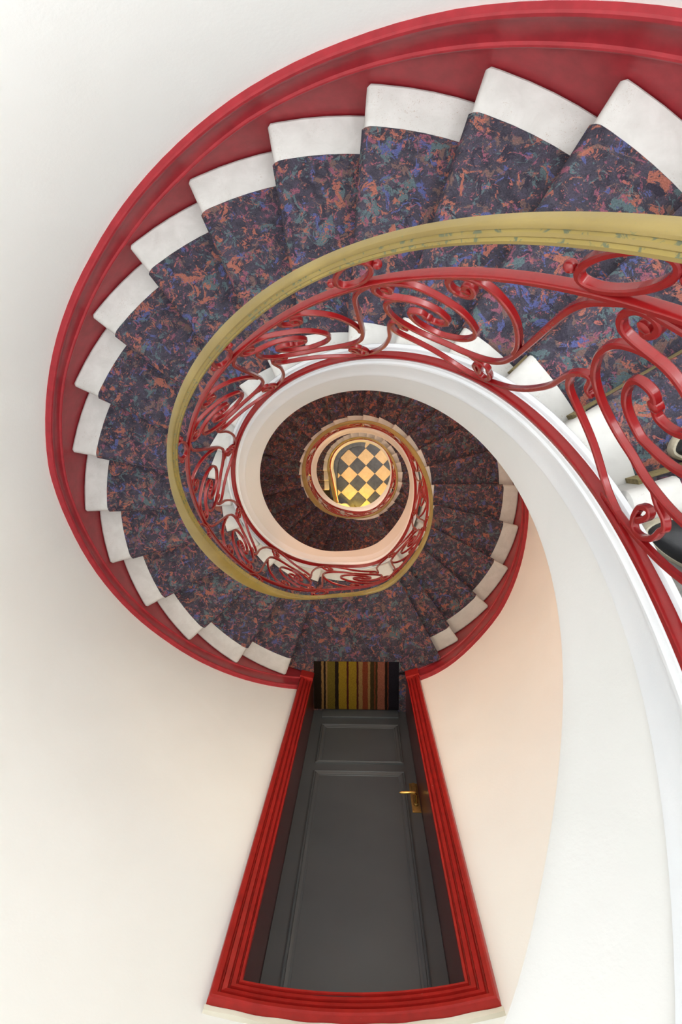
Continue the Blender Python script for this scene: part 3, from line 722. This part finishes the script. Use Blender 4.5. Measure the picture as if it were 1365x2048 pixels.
for toe, a_, z, lip in (((0.463, -0.122), math.radians(-14), pz2, 0.0012), ((0.585, 0.008), math.radians(24), pz1, 0.0045)):
    ub, sb, ak, o0, d, sd = shoe(toe, a_, z, lip); ank.append((ak, d, sd))
    so_ = obj('shoe', ub, M['leather'], pe)
    obj('shoe_sole', sb, M['rubber'], so_)
    lb = bmesh.new()
    for q in range(4):
        u = 0.30+q*0.075; x = .285*u; h = float(np.interp(u, [.3, .45, .6], [.062, .078, .100]))
        tube([o0+d*x+sd*(-0.020)+Vector((0, 0, h-.004)), o0+d*(x+.003)+Vector((0, 0, h+.002)), o0+d*x+sd*0.020+Vector((0, 0, h-.004))], 0.0022, lb, 6)
    obj('laces', lb, M['trouser'], so_)
def skin_mesh(name, verts, edges, radii, sub=2, root=0):
    me = bpy.data.meshes.new(name); me.from_pydata([tuple(v) for v in verts], edges, []); me.update()
    o = bpy.data.objects.new(name, me); col.objects.link(o)
    sk = o.modifiers.new('skin', 'SKIN'); sk.use_smooth_shade = True
    for i, rr in enumerate(radii):
        sv = me.skin_vertices[0].data[i]; sv.radius = (rr, rr) if not isinstance(rr, tuple) else rr; sv.use_root = (i == root)
    ss_ = o.modifiers.new('sub', 'SUBSURF'); ss_.levels = sub; ss_.render_levels = sub
    return o
A2, A1 = ank[0][0], ank[1][0]
hip = Vector((0.80, -0.05, G-0.10)); V = []; R_ = []; E_ = []
def add(v, rr, par=None):
    V.append(Vector(v)); R_.append(rr)
    if par is not None: E_.append((par, len(V)-1))
    return len(V)-1
h0 = add(hip, .125)
w1 = add(hip+Vector((-.01, 0, .18)), .115, h0); w2 = add(hip+Vector((-.03, 0, .36)), .135, w1); w3 = add(hip+Vector((-.05, .0, .47)), .10, w2)
nk = add(hip+Vector((-.07, 0, .56)), .052, w3); hd1 = add(hip+Vector((-.10, 0, .66)), .075, nk); hd2 = add(hip+Vector((-.11, 0, .75)), .088, hd1); hd3 = add(hip+Vector((-.10, 0, .82)), .060, hd2)
for sgn, A in ((-1, A2), (1, A1)):
    hj = add(hip+Vector((-.01, sgn*.09, -.07)), .082, h0)
    kn_ = Vector(((A.x+hip.x)/2-.03, (A.y+hip.y+sgn*.08)/2, (A.z+hip.z-.07)/2))
    k1 = add(kn_, .056, hj); c1 = add(kn_*.6+A*.4+Vector((.015, 0, 0)), .052, k1); a1 = add(A+Vector((0, 0, .02)), .036, c1); add(A+Vector((0, 0, -.03)), .034, a1)
    sh_ = add(hip+Vector((-.05, sgn*.17, .45)), .060, w3)
    if sgn > 0: el = Vector((.66, .26, G+.13)); wr = P(16, .545, pitch(16)-.985)
    else: el = Vector((.72, -.34, G+.12)); wr = P(-14, .555, pitch(-14)-.985)
    e1_ = add(el, .040, sh_); f1 = add(el*.5+wr*.5, .034, e1_); wj = add(wr, .024, f1)
    dr_ = (wr-el); dr_.z *= .1; dr_.normalize(); sdv = Vector((-dr_.y, dr_.x, 0))
    pm = add(wr+dr_*.05+Vector((0, 0, -.004)), (.036, .018), wj)
    for q, ln in zip((-1.5, -.5, .5, 1.5), (.055, .068, .072, .062)):
        b0 = add(wr+dr_*.075+sdv*q*.017+Vector((0, 0, -.006)), .0095, pm)
        b1 = add(wr+dr_*(.075+ln*.55)+sdv*q*.019+Vector((0, 0, -.014)), .0085, b0); add(wr+dr_*(.075+ln*.85)+sdv*q*.018+Vector((0, 0, -.034)), .0075, b1)
    t0 = add(wr+dr_*.035+sdv*.032*sgn+Vector((0, 0, -.008)), .0105, wj); add(wr+dr_*.075+sdv*.047*sgn+Vector((0, 0, -.026)), .0085, t0)
bo = skin_mesh('body', V, E_, R_, 2)
dg = bpy.context.evaluated_depsgraph_get(); dg.update()
me2 = bpy.data.meshes.new_from_object(bo.evaluated_get(dg)); old = bo.data; bo.modifiers.clear(); bo.data = me2
bo.name = 'body'
for q in ('trouser', 'knit', 'skin'): me2.materials.append(M[q])
hz = hip.z+.02
for p_ in me2.polygons:
    p_.use_smooth = True; c = p_.center
    hand = (c - P(16, .545, pitch(16)-.985)).length < .11 and c.x < .60 or (c - P(-14, .555, pitch(-14)-.985)).length < .11 and c.x < .58
    p_.material_index = 2 if (c.z > hip.z+.545 or hand) else (1 if c.z > hz else 0)
bo.parent = pe; bo.matrix_parent_inverse = Matrix.Translation(-Vector(pe.location))
hc = hip+Vector((-.105, 0, .765))
hb = bmesh.new(); bmesh.ops.create_uvsphere(hb, u_segments=20, v_segments=12, radius=1.0)
for v in hb.verts: v.co = Vector((v.co.x*.098+.012, v.co.y*.088, v.co.z*.088+.022)); 
bmesh.ops.delete(hb, geom=[v for v in hb.verts if v.co.z < -.02 or (v.co.x < -.045 and v.co.z < .045)], context='VERTS')
bmesh.ops.translate(hb, verts=hb.verts, vec=hc); obj('hair', hb, M['hair'], pe, recalc=False)
fb_ = bmesh.new()
bmesh.ops.create_uvsphere(fb_, u_segments=10, v_segments=8, radius=.014, matrix=Matrix.Translation(hc+Vector((-.088, 0, -.035))) @ Matrix.Diagonal((1.2, .8, 1.5, 1)))
for q in (-1, 1): bmesh.ops.create_uvsphere(fb_, u_segments=8, v_segments=6, radius=.018, matrix=Matrix.Translation(hc+Vector((.0, q*.086, -.03))) @ Matrix.Diagonal((.8, .35, 1.4, 1)))
obj('nose_and_ears', fb_, M['skin'], pe)
eb = bmesh.new()
for q in (-1, 1): bmesh.ops.create_uvsphere(eb, u_segments=8, v_segments=6, radius=.009, matrix=Matrix.Translation(hc+Vector((-.078, q*.032, -.012))))
obj('eyes', eb, M['hair'], pe)
